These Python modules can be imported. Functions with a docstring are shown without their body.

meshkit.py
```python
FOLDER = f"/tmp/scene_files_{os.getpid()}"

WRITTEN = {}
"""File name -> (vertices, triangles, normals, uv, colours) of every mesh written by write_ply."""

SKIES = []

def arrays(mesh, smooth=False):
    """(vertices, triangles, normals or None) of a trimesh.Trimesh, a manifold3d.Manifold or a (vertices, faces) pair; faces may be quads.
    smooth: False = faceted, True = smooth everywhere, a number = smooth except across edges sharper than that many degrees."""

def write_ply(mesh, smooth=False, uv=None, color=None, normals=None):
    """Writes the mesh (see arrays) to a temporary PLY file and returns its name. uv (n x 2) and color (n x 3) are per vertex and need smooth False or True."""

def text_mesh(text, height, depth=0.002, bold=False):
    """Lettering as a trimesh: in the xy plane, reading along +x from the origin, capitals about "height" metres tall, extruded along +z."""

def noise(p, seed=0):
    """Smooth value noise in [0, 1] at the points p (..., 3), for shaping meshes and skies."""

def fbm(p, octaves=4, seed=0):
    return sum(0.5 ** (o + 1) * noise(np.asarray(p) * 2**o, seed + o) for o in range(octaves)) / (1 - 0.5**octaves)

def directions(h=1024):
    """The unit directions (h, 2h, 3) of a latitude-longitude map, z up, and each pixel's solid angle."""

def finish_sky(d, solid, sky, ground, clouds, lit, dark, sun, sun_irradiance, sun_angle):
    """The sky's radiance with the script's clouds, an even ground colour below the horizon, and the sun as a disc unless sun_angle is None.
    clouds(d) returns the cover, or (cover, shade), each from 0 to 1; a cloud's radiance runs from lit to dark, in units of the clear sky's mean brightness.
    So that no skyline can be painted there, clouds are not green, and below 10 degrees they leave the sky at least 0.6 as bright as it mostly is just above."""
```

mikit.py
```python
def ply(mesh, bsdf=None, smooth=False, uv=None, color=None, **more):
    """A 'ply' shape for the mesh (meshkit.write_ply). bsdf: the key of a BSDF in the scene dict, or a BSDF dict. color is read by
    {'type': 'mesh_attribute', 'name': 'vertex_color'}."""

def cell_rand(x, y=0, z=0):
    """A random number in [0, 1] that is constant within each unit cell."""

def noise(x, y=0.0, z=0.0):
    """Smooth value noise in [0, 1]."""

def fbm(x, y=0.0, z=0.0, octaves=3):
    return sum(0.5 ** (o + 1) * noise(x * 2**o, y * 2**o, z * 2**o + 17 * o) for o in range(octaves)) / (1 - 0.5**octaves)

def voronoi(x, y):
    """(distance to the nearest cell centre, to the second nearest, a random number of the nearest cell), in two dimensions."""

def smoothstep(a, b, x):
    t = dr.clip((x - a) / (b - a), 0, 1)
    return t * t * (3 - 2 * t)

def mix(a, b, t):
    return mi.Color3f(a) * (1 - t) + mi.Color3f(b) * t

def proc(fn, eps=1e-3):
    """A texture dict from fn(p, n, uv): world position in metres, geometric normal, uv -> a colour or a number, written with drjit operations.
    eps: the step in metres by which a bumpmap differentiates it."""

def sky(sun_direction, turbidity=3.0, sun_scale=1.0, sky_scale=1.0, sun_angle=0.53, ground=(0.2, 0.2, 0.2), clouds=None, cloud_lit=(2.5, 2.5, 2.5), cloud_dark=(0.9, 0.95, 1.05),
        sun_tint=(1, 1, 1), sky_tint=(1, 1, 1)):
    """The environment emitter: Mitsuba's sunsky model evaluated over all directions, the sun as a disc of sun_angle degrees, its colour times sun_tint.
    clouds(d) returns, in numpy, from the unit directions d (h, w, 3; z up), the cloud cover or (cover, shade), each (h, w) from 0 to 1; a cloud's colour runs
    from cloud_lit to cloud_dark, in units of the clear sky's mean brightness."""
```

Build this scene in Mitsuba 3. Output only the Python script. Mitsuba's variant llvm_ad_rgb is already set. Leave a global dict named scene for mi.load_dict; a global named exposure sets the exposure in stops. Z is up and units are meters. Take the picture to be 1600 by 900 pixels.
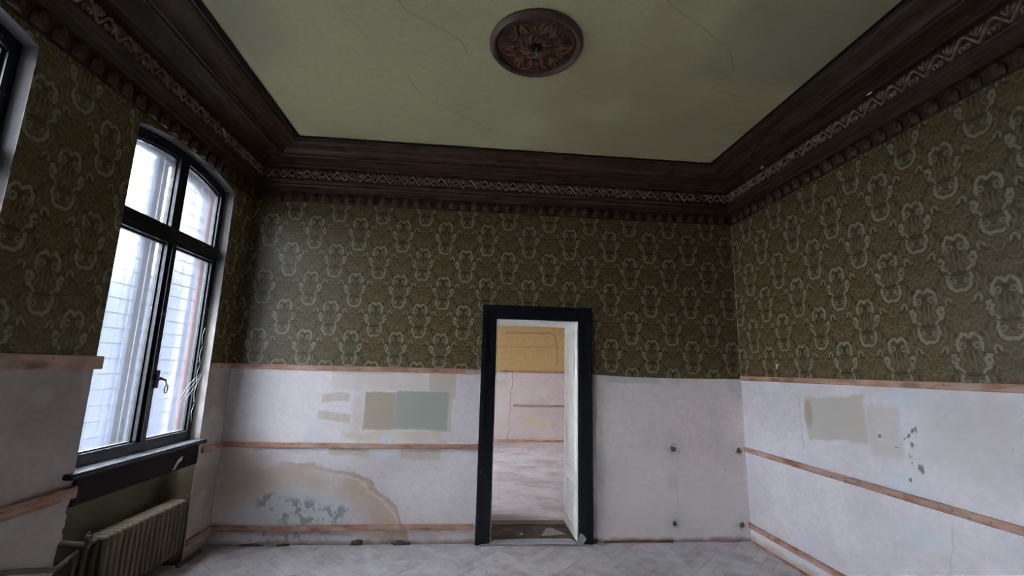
import math, random
import numpy as np, trimesh, manifold3d as m3, drjit as dr, mitsuba as mi, mikit
from shapely.geometry import Polygon, box as sbox, LineString
from shapely import affinity
from mikit import noise, fbm, smoothstep, mix, voronoi, cell_rand
T = mi.ScalarTransform4f
scene, labels = {}, {}
rng = random.Random(7)
S, C, PI = math.sin, math.cos, math.pi

# ------------------------------------------------------------------ camera, sky, exposure
YAW, PITCH, ROLL, EYE = 0.08824, 0.17905, 0.02491, (0, 0, 1.6)
_f = np.array([S(YAW) * C(PITCH), C(YAW) * C(PITCH), S(PITCH)])
_r = np.array([C(YAW), -S(YAW), 0]); _u = np.cross(_r, _f)
_up = _u * C(ROLL) - _r * S(ROLL)
scene['camera'] = {'type': 'perspective', 'fov': math.degrees(2 * math.atan(800 / 701.86)), 'fov_axis': 'x', 'near_clip': 0.05,
                   'to_world': T().look_at(origin=EYE, target=(np.array(EYE) + _f).tolist(), up=_up.tolist())}
def overcast(d):
    n = (np.sin(d[..., 0] * 3.1 + 1.7 * d[..., 1]) + np.sin(d[..., 1] * 4.3 - d[..., 2] * 2.0)) * .25 + .5
    return np.ones(d.shape[:2]), n * .35
scene['sky'] = mikit.sky([-0.3, -0.5, 0.8], sun_scale=0.0, clouds=overcast, cloud_lit=(2.35, 2.5, 2.75), cloud_dark=(1.5, 1.65, 1.9), ground=(.16, .16, .17))
exposure = 6.48

# ------------------------------------------------------------------ room dimensions (metres)
XL, XR, D, H = -2.238, 2.817, 4.532, 3.742
YB = -1.6                       # rear wall, behind the camera
D2, D3 = 5.132, 9.70            # next room: its near and far wall
Z1, Z2, Z3 = 1.571, 0.860, 0.147
WT = 3.219                      # top of the wallpaper, foot of the cornice

# ------------------------------------------------------------------ helpers
def put(key, mesh, mat, label=None, cat=None, group=None, kind=None, smooth=False):
    if key in scene:
        n = 1
        while f'{key}_{n:03d}' in scene: n += 1
        key = f'{key}_{n:03d}'
    scene[key] = mikit.ply(mesh, mat, smooth=smooth) if not isinstance(mesh, dict) else mesh
    tagkey(key, label, cat, group, kind)
    return key
def tagkey(key, label=None, cat=None, group=None, kind=None):
    e = {k: v for k, v in (('label', label), ('category', cat), ('group', group), ('kind', kind)) if v}
    if e: labels[key] = e
def box(x0, x1, y0, y1, z0, z1):
    m = trimesh.creation.box((x1 - x0, y1 - y0, z1 - z0)); m.apply_translation(((x0 + x1) / 2, (y0 + y1) / 2, (z0 + z1) / 2)); return m
def cbox(x0, x1, y0, y1, z0, z1, c=.004):
    p = []
    for x, sx in ((x0, 1), (x1, -1)):
        for y, sy in ((y0, 1), (y1, -1)):
            for z, sz in ((z0, 1), (z1, -1)):
                p += [(x, y + sy * c, z + sz * c), (x + sx * c, y, z + sz * c), (x + sx * c, y + sy * c, z)]
    return tm(m3.Manifold.hull_points(np.array(p, float)))
def tm(m):
    g = m.to_mesh(); return trimesh.Trimesh(g.vert_properties[:, :3], g.tri_verts, process=False)
def man(mesh):
    return m3.Manifold(m3.Mesh(np.asarray(mesh.vertices, np.float32), np.asarray(mesh.faces, np.uint32)))
def ext(poly, h):
    gs = [poly] if poly.geom_type == 'Polygon' else [g for g in poly.geoms if g.geom_type == 'Polygon']
    return trimesh.util.concatenate([trimesh.creation.extrude_polygon(g, h, engine='earcut') for g in gs])
def ext_x(poly, x0, x1):            # polygon in (y, z), thickness along x
    m = ext(poly, x1 - x0); v = m.vertices.copy(); m.vertices = np.stack([v[:, 2] + x0, v[:, 0], v[:, 1]], 1); return m
def ext_y(poly, y0, y1):            # polygon in (x, z), thickness along y
    m = ext(poly, y1 - y0); v = m.vertices.copy(); m.vertices = np.stack([v[:, 0], v[:, 2] + y0, v[:, 1]], 1); m.invert(); return m
def ext_z(poly, z0, z1):
    m = ext(poly, z1 - z0); m.apply_translation((0, 0, z0)); return m
def cat(*ms): return trimesh.util.concatenate(list(ms))
def tube(pts, r, n=8, closed=False):
    p = np.asarray(pts, float); k = len(p)
    t = (np.roll(p, -1, 0) - np.roll(p, 1, 0)) if closed else np.gradient(p, axis=0)
    t /= np.linalg.norm(t, axis=1, keepdims=True)
    a = np.cross(t[0], [0, 0, 1] if abs(t[0][2]) < .9 else [1, 0, 0]); a /= np.linalg.norm(a)
    rr = np.broadcast_to(r, (k,)); V = []
    for i in range(k):
        a = a - t[i] * (a @ t[i]); a /= np.linalg.norm(a); b = np.cross(t[i], a)
        V += [p[i] + rr[i] * (C(q) * a + S(q) * b) for q in np.arange(n) * 2 * PI / n]
    F = []
    for i in range(k if closed else k - 1):
        j = (i + 1) % k
        for q in range(n):
            s = (q + 1) % n; F += [(i * n + q, i * n + s, j * n + s), (i * n + q, j * n + s, j * n + q)]
    if not closed:
        V += [p[0], p[-1]]; c0, c1 = k * n, k * n + 1
        for q in range(n):
            s = (q + 1) % n; F += [(c0, s, q), (c1, (k - 1) * n + q, (k - 1) * n + s)]
    return trimesh.Trimesh(np.array(V), np.array(F), process=False)
def curve(pts, n=10):               # Catmull-Rom through the points
    p = np.asarray(pts, float); p = np.vstack([2 * p[0] - p[1], p, 2 * p[-1] - p[-2]]); o = []
    for i in range(1, len(p) - 2):
        for t in np.linspace(0, 1, n, endpoint=False):
            a, b, c, d = p[i - 1:i + 3]
            o.append(.5 * (2 * b + (c - a) * t + (2 * a - 5 * b + 4 * c - d) * t * t + (3 * b - a - 3 * c + d) * t ** 3))
    return np.array(o + [p[-2]])
def lathe(prof, n=48):
    return trimesh.creation.revolve(np.asarray(prof, float), sections=n)
_SPH = trimesh.creation.icosphere(subdivisions=1).vertices
def hull(*sph):                     # hull of ellipsoids (x, y, z, rx, ry, rz) or spheres (x, y, z, r)
    P = []
    for s in sph:
        r = np.array(s[3:] if len(s) == 6 else (s[3],) * 3); P.append(_SPH * r + np.array(s[:3]))
    return tm(m3.Manifold.hull_points(np.vstack(P)))
def chain(pts, r, flat=1.0):        # a relief ribbon: hulls of flattened spheres along points (u, v) with height flat * r
    out = []
    rr = np.broadcast_to(r, (len(pts),))
    for (a, ra), (b, rb) in zip(zip(pts[:-1], rr[:-1]), zip(pts[1:], rr[1:])):
        P = []
        for (u, v), q in ((a, ra), (b, rb)):
            for t in np.arange(6) * PI / 3: P.append((u + q * C(t), v + q * S(t), 0)); P.append((u + .5 * q * C(t), v + .5 * q * S(t), q * flat))
        out.append(tm(m3.Manifold.hull_points(np.array(P))))
    return cat(*out)
def blob(r, seed, sq=(1, 1, 1), rough=.3):
    m = trimesh.creation.icosphere(subdivisions=2); v = m.vertices
    import meshkit
    k = 1 + rough * (meshkit.noise(v * 1.7 + seed * 11.3) - .5) * 2
    m.vertices = v * k[:, None] * r * np.array(sq); return m

# ------------------------------------------------------------------ materials
def lin(r, g, b):
    f = lambda c: c / 12.92 if c <= .04045 else ((c + .055) / 1.055) ** 2.4
    return tuple(f(v / 255) for v in (r, g, b))
def mat(name, fn, rough=.6, spec=.3, bump=None, **k):
    col = mikit.proc(fn) if callable(fn) else {'type': 'rgb', 'value': list(fn)}
    b = {'type': 'principled', 'base_color': col, 'roughness': mikit.proc(rough) if callable(rough) else rough, 'specular': spec, **k}
    if bump: b = {'type': 'bumpmap', 'bsdf': b, 'tex': mikit.proc(bump[0], eps=bump[2] if len(bump) > 2 else 2e-3), 'scale': bump[1]}
    scene[name] = {'type': 'twosided', 'bsdf': b}

def sdf_seg(x, y, ax, ay, bx, by):
    px, py, dx, dy = x - ax, y - ay, bx - ax, by - ay
    t = dr.clip((px * dx + py * dy) / (dx * dx + dy * dy + 1e-12), 0, 1)
    return dr.sqrt(dr.square(px - t * dx) + dr.square(py - t * dy) + 1e-12)
def poly_d(x, y, pts):
    d = None
    for (ax, ay), (bx, by) in zip(pts[:-1], pts[1:]):
        s = sdf_seg(x, y, ax, ay, bx, by); d = s if d is None else dr.minimum(d, s)
    return d
def ring_d(x, y, cx, cy, r): return dr.abs(dr.sqrt(dr.square(x - cx) + dr.square(y - cy) + 1e-12) - r)
def line(d, w): return 1 - smoothstep(w * .45, w * 1.25, d)
def rect(u, v, u0, u1, v0, v1, s=.012):
    return smoothstep(u0 - s, u0 + s, u) * (1 - smoothstep(u1 - s, u1 + s, u)) * smoothstep(v0 - s, v0 + s, v) * (1 - smoothstep(v1 - s, v1 + s, v))
def ell(u, v, cu, cv, ru, rv, s=.3):
    d = dr.sqrt(dr.square((u - cu) / ru) + dr.square((v - cv) / rv)); return 1 - smoothstep(1 - s, 1 + s, d)

PU, PV = .2170, .5760               # wallpaper: column spacing and vertical repeat
def motif(u, v):
    """(bright strokes, faint strokes, dark accents) of the damask at u, v in metres from a cartouche's centre."""
    i = dr.floor(u / PU + .5); odd = i - 2 * dr.floor(i / 2)
    x = dr.abs(u - i * PU); w = v / PV + odd * .5; y = (w - dr.floor(w + .5)) * PV
    b = line(poly_d(x, y, [(.061, .068), (.066, .095), (.056, .135), (.032, .16), (.014, .155), (0, .138)]), .0105)
    b = dr.maximum(b, line(poly_d(x, y, [(.061, -.078), (.066, -.105), (.052, -.148), (.026, -.168), (0, -.164)]), .0110))
    b = dr.maximum(b, .8 * ell(x, y, .036, .092, .019, .021)); b = dr.maximum(b, .75 * ell(x, y, .038, -.110, .017, .016))
    b = dr.maximum(b, 1.0 * ell(x, y, .086, .012, .024, .026)); b = dr.maximum(b, .8 * ell(x, y, .083, -.022, .016, .016))
    b = dr.maximum(b, line(poly_d(x, y, [(.108, .035), (.082, .040)]), .009))
    b = dr.maximum(b, line(poly_d(x, y, [(.086, -.028), (.066, -.036), (.050, -.058)]), .007))
    b = dr.maximum(b, .8 * line(poly_d(x, y, [(.094, -.236), (.096, -.214), (.080, -.200), (.064, -.212), (.062, -.228)]), .007))
    f = line(poly_d(x, y, [(.014, .065), (.012, 0), (.016, -.045)]), .006)
    f = dr.maximum(f, line(poly_d(x, y, [(.044, .058), (.054, .035), (.036, .012), (.050, -.012), (.060, -.045)]), .007))
    f = dr.maximum(f, line(poly_d(x, y, [(0, .19), (.004, .225), (.028, .252), (.045, .235)]), .006))
    f = dr.maximum(f, line(poly_d(x, y, [(.025, .20), (.06, .222), (.095, .215)]), .005))
    f = dr.maximum(f, line(poly_d(x, y, [(.050, .262), (.078, .250), (.105, .268)]), .006))
    f = dr.maximum(f, line(poly_d(x, y, [(.085, .105), (.098, .14), (.080, .17), (.060, .19)]), .006))
    f = dr.maximum(f, line(poly_d(x, y, [(.104, .08), (.095, .115)]), .005))
    f = dr.maximum(f, line(poly_d(x, y, [(.090, -.075), (.100, -.11), (.085, -.15), (.055, -.19), (.02, -.2)]), .006))
    f = dr.maximum(f, line(poly_d(x, y, [(.0, -.215), (.03, -.235), (.02, -.262), (0, -.27)]), .006))
    f = dr.maximum(f, line(poly_d(x, y, [(.015, -.125), (0, -.138)]), .006))
    k = dr.maximum(ell(x, y, 0, -.066, .043, .014), dr.maximum(ell(x, y, .037, .092, .010, .011), ell(x, y, 0, .108, .015, .02)))
    k = dr.maximum(k, dr.maximum(ell(x, y, .089, .010, .008, .009), ell(x, y, .040, -.110, .008, .008)))
    return b, f, k
def wallpaper(p, n, uv):
    side = dr.abs(n.x) > .5
    u = dr.select(side, p.y - 2.527, p.x + .734); v = dr.select(side, p.z - 1.991, p.z - 2.344)
    wx, wy = .010 * (noise(u * 34, v * 34) - .5), .010 * (noise(u * 34, v * 34, 9) - .5)
    b, f, k = motif(u + wx, v + wy)
    i = dr.floor(u / PU + .5); odd = i - 2 * dr.floor(i / 2); w = v / PV + odd * .5     # mirrored cell coordinates: the filigree repeats with the motif
    x = dr.abs(u - i * PU); y = (w - dr.floor(w + .5)) * PV
    fil = 1 - smoothstep(.05, .13, dr.abs(noise(x * 52 + .37, y * 52 + 7.1, 4) - .5))
    fil = fil * smoothstep(.35, .6, noise(x * 17, y * 17, 8))
    wear = noise(u * 70, v * 70, 3); wear2 = fbm(u * 9, v * 9, 6); big = fbm(u * 1.3, v * 1.3, 5)
    c = mix((.102, .066, .029), (.086, .060, .027), big)
    c = mix(c, (.036, .024, .010), smoothstep(.55, .8, noise(x * 40, y * 40, 2)) * .6)
    c = mix(c, (.135, .122, .064), dr.maximum(f, fil * .9) * (.35 + .65 * wear))
    c = mix(c, (.222, .222, .158), b * smoothstep(.05, .6, wear * .55 + wear2 * .55) * .95)
    return mix(c, (.034, .024, .011), k * .65)
mat('wallpaper_mat', wallpaper, rough=.42, spec=.45, bump=(lambda p, n, uv: noise(p.x * 260 + p.y * 260, p.z * 260), .0004, 2e-3))

def mottle(u, v, s=0.0):
    return fbm(u * 2.2 + s, v * 2.2, s, octaves=4)
def plaster_base(u, v, s, a=(.68, .615, .60), b=(.56, .50, .485)):
    m = mottle(u, v, s); c = mix(b, a, smoothstep(.30, .62, m))
    c = c * (.94 + .10 * noise(u * 38, v * 38, s) + .02 * noise(u * 140, v * 140, s))
    return c
def specks(u, v, s, dens=.012, k=22.0):
    d1, d2, r = voronoi(u * k + s, v * k)
    return (1 - smoothstep(.05, .13, d1)) * dr.select(r < dens, 1.0, 0.0)
def plaster_far(p, n, uv):
    u, v = p.x, p.z
    w1 = .05 * (noise(u * 9, v * 9, 1) - .5); w2 = .012 * (noise(u * 40, v * 14, 2) - .5)
    left = 1 - smoothstep(.5, .7, u)
    c = plaster_base(u, v, 3.0, (.72, .675, .685), (.655, .60, .60))
    cr = plaster_base(u, v, 8.0, (.80, .72, .70), (.74, .655, .64))
    cr = mix(cr, (.78, .72, .72), smoothstep(.9, .35, v) * .6)
    c = mix(cr, c, left)
    # painted trial patches left of the door
    tan, tan2, grn = (.44, .375, .285), (.52, .45, .365), (.355, .39, .325)
    brush = noise(u * 60, v * 5, 4)
    c = mix(c, (.62, .535, .46), rect(u + w2 * 4, v + w1 * .5, -1.31, -.42, 1.37, 1.56, .03) * (.35 + .45 * noise(u * 16, v * 3, 6)))
    c = mix(c, (.60, .52, .43), rect(u + w2 * 4, v + w1 * 1.5, -1.16, -.24, .905, 1.0, .035) * .75)
    c = mix(c, tan2, rect(u + w2, v, -.385, -.125, 1.30, 1.56) * .85)
    c = mix(c, tan2, rect(u + w2, v + w1 * .3, -.35, -.155, .985, 1.36) * .8)
    c = mix(c, tan2, rect(u + w2, v - .03 * dr.sin(u * 9), -1.385, -1.125, 1.235, 1.315, .01) * (.6 + .3 * brush))
    c = mix(c, tan2, rect(u + w2, v + .13 * (u + 1.26) + .03 * S(1), -1.405, -1.11, 1.105, 1.185, .01) * (.7 + .2 * brush))
    c = mix(c, tan2, rect(u + w2 * 2, v + .10 * (u + 1.1) + w1 * .4, -1.29, -.91, .765, .845, .016) * .85)
    c = mix(c, tan2, rect(u + w2, v + .35 * w1, -.62, -.245, .738, .845, .02) * (.55 + .35 * brush))
    c = mix(c, tan2, ell(u, v, -1.04, 1.17, .06, .17, .6) * .5)
    c = mix(c, tan, rect(u + w2, v + w2, -.985, -.69, 1.005, 1.355) * .97)
    c = mix(c, grn, rect(u + w2 * .6, v + w2 * .8 + .02 * (u + .45), -.69, -.19, 1.01, 1.365, .009) * .98)
    c = mix(c, (.66, .63, .53), ell(u, v, -.66, .955, .075, .05) * .8)
    c = mix(c, (.62, .66, .74), dr.maximum(ell(u, v, -.755, .90, .05, .08, .5), ell(u, v, -.77, .78, .035, .05, .5)) * .8)
    c = mix(c, (.60, .63, .69), ell(u, v, -1.43, .93, .10, .13, .7) * .35)
    # water stain with its tide line, then the blistered white patch
    r = dr.sqrt(dr.square((u + 1.50) / 1.0) + dr.square((v + .02) / .73)) + .07 * (noise(u * 11, v * 11, 7) - .5) + .03 * (noise(u * 40, v * 40, 7) - .5)
    top = smoothstep(-2.2, -1.3, u)
    ins = (1 - smoothstep(.975, 1.0, r))
    c = mix(c, (.55, .425, .315), ins * smoothstep(.55, .85, r) * (.3 + .55 * top) * smoothstep(.15, .6, noise(u * 5, v * 5, 3) + top * .25))
    c = mix(c, (.47, .375, .30), (1 - smoothstep(.0, .035, dr.abs(r - .965))) * .7 * smoothstep(-1.7, -1.1, u))
    c = mix(c, (.66, .585, .51), (1 - smoothstep(.006, .018, dr.abs(r - .915))) * .7 * smoothstep(-1.4, -1.0, u))
    c = mix(c, (.46, .36, .28), ell(u, v, -2.02, .62, .25, .28, .6) * .55)
    wb = rect(u + w1, v + w1 - .13 * dr.exp(-dr.square((u + 1.5) / .28)), -1.97, -1.05, .05, .345, .05)
    c = mix(c, (.62, .625, .64), wb * .9)
    peel = smoothstep(.535, .57, fbm(u * 26, v * 20, 2)) * dr.maximum(ell(u, v, -1.49, .27, .19, .13), dr.maximum(ell(u, v, -1.73, .36, .14, .08), ell(u, v, -1.17, .26, .14, .08)))
    c = mix(c, (.32, .325, .345), peel * .9)
    c = mix(c, (.40, .40, .41), smoothstep(.56, .6, fbm(u * 26, v * 26, 8)) * rect(u, v, -1.9, -1.2, .03, .13, .03))
    c = mix(c, (.50, .40, .28), smoothstep(.55, .7, fbm(u * 9, v * 9, 1)) * rect(u, v, -1.2, .1, .0, .13, .03) * .6)
    # right of the door: filler patches round the plug holes, grey strip under the wallpaper
    grey = (.60, .63, .64)
    for a, b, ru, rv in ((2.06, .88, .09, .13), (2.05, .18, .10, .12), (2.72, .86, .08, .10), (2.72, .12, .10, .12), (1.28, .72, .09, .22), (1.27, .12, .10, .2), (2.06, .56, .05, .10), (2.74, 1.48, .10, .1)):
        c = mix(c, grey, ell(u + w1, v + w1, a, b, ru, rv, .5) * .55)
    c = mix(c, (.57, .56, .53), rect(u + w1 * .4, v + w1 * .3, 1.22, 2.16, 1.49, 1.60, .018) * smoothstep(.25, .6, noise(u * 6, v * 4, 8) + .25) * .9)
    c = mix(c, (.50, .38, .25), rect(u + w2, v, 1.19, 1.27, .05, 1.5, .02) * .55 * noise(u * 4, v * 6, 9))
    c = mix(c, (.40, .33, .30), rect(u + w2, v, 1.4, 2.6, .868, .874, .003) * .12)
    c = mix(c, (.33, .28, .26), line(poly_d(u + w2, v, [(2.10, .82), (2.08, .55), (2.09, .2)]), .005) * .12)
    c = mix(c, (.20, .16, .14), specks(u, v, 2.0, .012) * .8)
    # damp grime above the floor
    c = mix(c, (.20, .15, .12), smoothstep(.055, .0, v + .03 * (noise(u * 14, 3.0) - .5)) * .8)
    return c
mat('plaster_far_mat', plaster_far, rough=.75, spec=.2, bump=(lambda p, n, uv: fbm(p.x * 22, p.z * 22, 2), .004, 3e-3))

def plaster_right(p, n, uv):
    u, v = p.y, p.z
    w1 = .05 * (noise(u * 9, v * 9, 1) - .5); w2 = .012 * (noise(u * 40, v * 14, 2) - .5)
    c = plaster_base(u, v, 5.0, (.705, .675, .70), (.635, .60, .615))
    blue = (.60, .645, .69)
    for a, b, ru, rv in ((2.74, 1.48, .14, .10), (3.68, 1.53, .10, .06), (3.62, .90, .14, .08), (2.84, .93, .2, .1), (2.75, .66, .15, .08), (3.85, .06, .3, .09), (3.74, .27, .08, .06), (4.45, .78, .06, .3), (2.1, .75, .2, .1)):
        c = mix(c, blue, ell(u + w1, v + w1, a, b, ru, rv, .6) * .65)
    pat = (.515, .475, .415)
    c = mix(c, pat, rect(u + w2 * 2.5, v + w1 * .5 + w2 + .09 * (u - 3.35), 3.06, 3.64, 1.12, 1.45, .014) * .92)
    c = mix(c, pat, rect(u + w2 * 3, v + w2 * 2, 3.0, 3.22, 1.13, 1.34, .03) * .5)
    c = mix(c, (.42, .365, .27), ell(u, v, 3.615, 1.30, .045, .11, .35) * .85)
    c = mix(c, (.54, .50, .46), rect(u + w2 * 3, v + w2 * 2 + w1 * .4, 2.80, 3.045, 1.07, 1.415, .025) * .7)
    c = mix(c, (.57, .535, .52), rect(u + w1, v + w1, 1.2, 2.62, 1.05, 1.5, .15) * .55)
    c = mix(c, (.60, .55, .50), ell(u, v, 2.25, 1.42, .06, .2, .6) * .4)
    c = mix(c, (.50, .50, .53), line(poly_d(u + w2, v, [(3.71, 1.42), (3.70, 1.0)]), .012) * .5)
    for a, b, ru, rv in ((2.96, 1.205, .016, .016), (2.78, 1.225, .016, .013), (2.71, 1.285, .02, .03), (2.74, 1.24, .02, .012), (2.84, 1.16, .02, .012), (2.755, 1.11, .012, .012), (2.78, .965, .014, .02), (2.69, 1.05, .022, .03), (2.73, 1.19, .02, .016), (2.75, 1.075, .013, .011)):
        c = mix(c, (.15, .12, .085), ell(u + w2 * 2.5 + .02 * (noise(u * 60, v * 60) - .5), v + .025 * (noise(u * 55, v * 55, 5) - .5), a, b, ru * .62, rv * .7, .5) * .85)
    c = mix(c, (.30, .26, .25), specks(u, v, 6.0, .008) * .7)
    c = mix(c, (.45, .43, .45), line(poly_d(u + w2 * 2, v, [(2.55, .75), (2.62, .45), (2.5, .2)]), .01) * .4)
    c = mix(c, (.50, .39, .30), smoothstep(.075, .02, v + .04 * (noise(u * 10, 3.0) - .5)) * .85)
    return c
mat('plaster_right_mat', plaster_right, rough=.7, spec=.25, bump=(lambda p, n, uv: fbm(p.y * 18, p.z * 18, 2), .004, 3e-3))

def plaster_left(p, n, uv):
    u, v = p.y, p.z
    w2 = .02 * (noise(u * 30, v * 12, 2) - .5)
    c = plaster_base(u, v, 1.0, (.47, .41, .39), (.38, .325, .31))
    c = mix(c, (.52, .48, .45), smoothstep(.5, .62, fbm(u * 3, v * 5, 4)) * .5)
    c = mix(c, (.33, .27, .23), line(poly_d(u + w2, v, [(2.36, 1.52), (2.40, 1.2), (2.30, .9)]), .007) * .6)
    c = mix(c, (.40, .31, .25), smoothstep(.5, .68, fbm(u * 7, v * 5, 6)) * smoothstep(.9, .6, v) * smoothstep(4.1, 4.2, u) * .8)
    c = mix(c, (.37, .29, .25), specks(u, v, 6.0, .03) * .6)
    c = mix(c, (.28, .21, .17), smoothstep(.10, .0, v + .05 * (noise(u * 14, 3.0) - .5)) * .6)
    rev = (dr.abs(n.x) < .5)        # the whitewashed reveals
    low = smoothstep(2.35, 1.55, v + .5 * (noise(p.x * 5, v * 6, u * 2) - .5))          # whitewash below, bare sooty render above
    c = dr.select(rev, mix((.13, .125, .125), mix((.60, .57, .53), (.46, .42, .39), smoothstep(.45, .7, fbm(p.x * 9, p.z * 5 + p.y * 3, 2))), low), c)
    c = dr.select(p.x < XL - .137, mi.Color3f(.075, .085, .11), c)                       # slate grey outer reveal
    olive = mix((.15, .125, .075), (.10, .082, .05), fbm(u * 5, v * 5, 1))   # old oil paint inside the radiator niche
    return dr.select((p.x < XL - .005) & (v < .9), olive, c)
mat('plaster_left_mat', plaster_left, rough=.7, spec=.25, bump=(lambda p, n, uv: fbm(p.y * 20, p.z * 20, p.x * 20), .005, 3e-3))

def ceiling_c(p, n, uv):
    u, v = p.x, p.y
    w = .10 * (fbm(u * 5, v * 5, 2) - .5)
    c = mix((.555, .52, .30), (.485, .455, .26), smoothstep(.3, .65, fbm(u * 1.1, v * 1.1, 3)))
    c = c * (.95 + .08 * noise(u * 60, v * 60, 1))
    c = mix(c, (.37, .29, .18), smoothstep(.5, .75, fbm(u * .9 + 7, v * .9, 5)) * .45)
    c = mix(c, (.23, .25, .19), rect(u + w, v + w, 1.5, 3.2, 1.6, 2.85, .12) * .35)
    c = mix(c, (.30, .30, .24), ell(u + w, v + w, -1.55, 2.55, .25, .5, .5) * .4)
    dk = (.17, .14, .10)
    for pts, a in (([(-.53, 2.33), (-.47, 2.46), (-.23, 2.60), (-.16, 2.66), (-.09, 2.83)], .6), ([(-.54, 3.1), (-.47, 3.33), (-.27, 3.49), (-.05, 3.66), (.25, 3.9)], .55),
                   ([(1.05, 2.19), (1.38, 2.38), (1.66, 2.55), (1.79, 2.73), (1.76, 2.95), (2.01, 3.01)], .5), ([(.5, 3.0), (.75, 3.12), (1.1, 3.3), (1.4, 3.42)], .35), ([(-.9, 2.4), (-.7, 2.9)], .15)):
        c = mix(c, dk, line(poly_d(u + w * .6, v + w * .6, pts), .006) * a * .8 * (.5 + .5 * noise(u * 9, v * 9, 7)))
    return c
mat('ceiling_mat', ceiling_c, rough=.6, spec=.3, bump=(lambda p, n, uv: fbm(p.x * 12, p.y * 12, 2), .004, 4e-3))

def grain(col1, col2, dustc=None, dust=0.0, ax=0):
    def fn(p, n, uv):
        a, b, c_ = (p.x, p.y, p.z) if ax == 0 else ((p.y, p.x, p.z) if ax == 1 else (p.z, p.x, p.y))
        g = fbm(a * 2.5, b * 45, c_ * 45); c = mix(col1, col2, smoothstep(.3, .7, g))
        c = mix(c, [v * .45 for v in col1], smoothstep(.62, .72, noise(a * 9, b * 30, c_ * 30 + 5)) * .6)
        if dustc is not None: c = mix(c, dustc, dust * smoothstep(.35, .7, fbm(p.x * 9, p.y * 9, p.z * 9)))
        return c
    return fn
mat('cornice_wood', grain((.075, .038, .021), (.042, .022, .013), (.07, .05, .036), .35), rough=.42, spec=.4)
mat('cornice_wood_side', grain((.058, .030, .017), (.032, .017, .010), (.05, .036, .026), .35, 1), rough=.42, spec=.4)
mat('frieze_wood', lambda p, n, uv: mix((.23, .155, .125), (.33, .25, .21), smoothstep(.4, .7, fbm(p.x * 30, p.y * 30, p.z * 30))), rough=.4, spec=.45)
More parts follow.
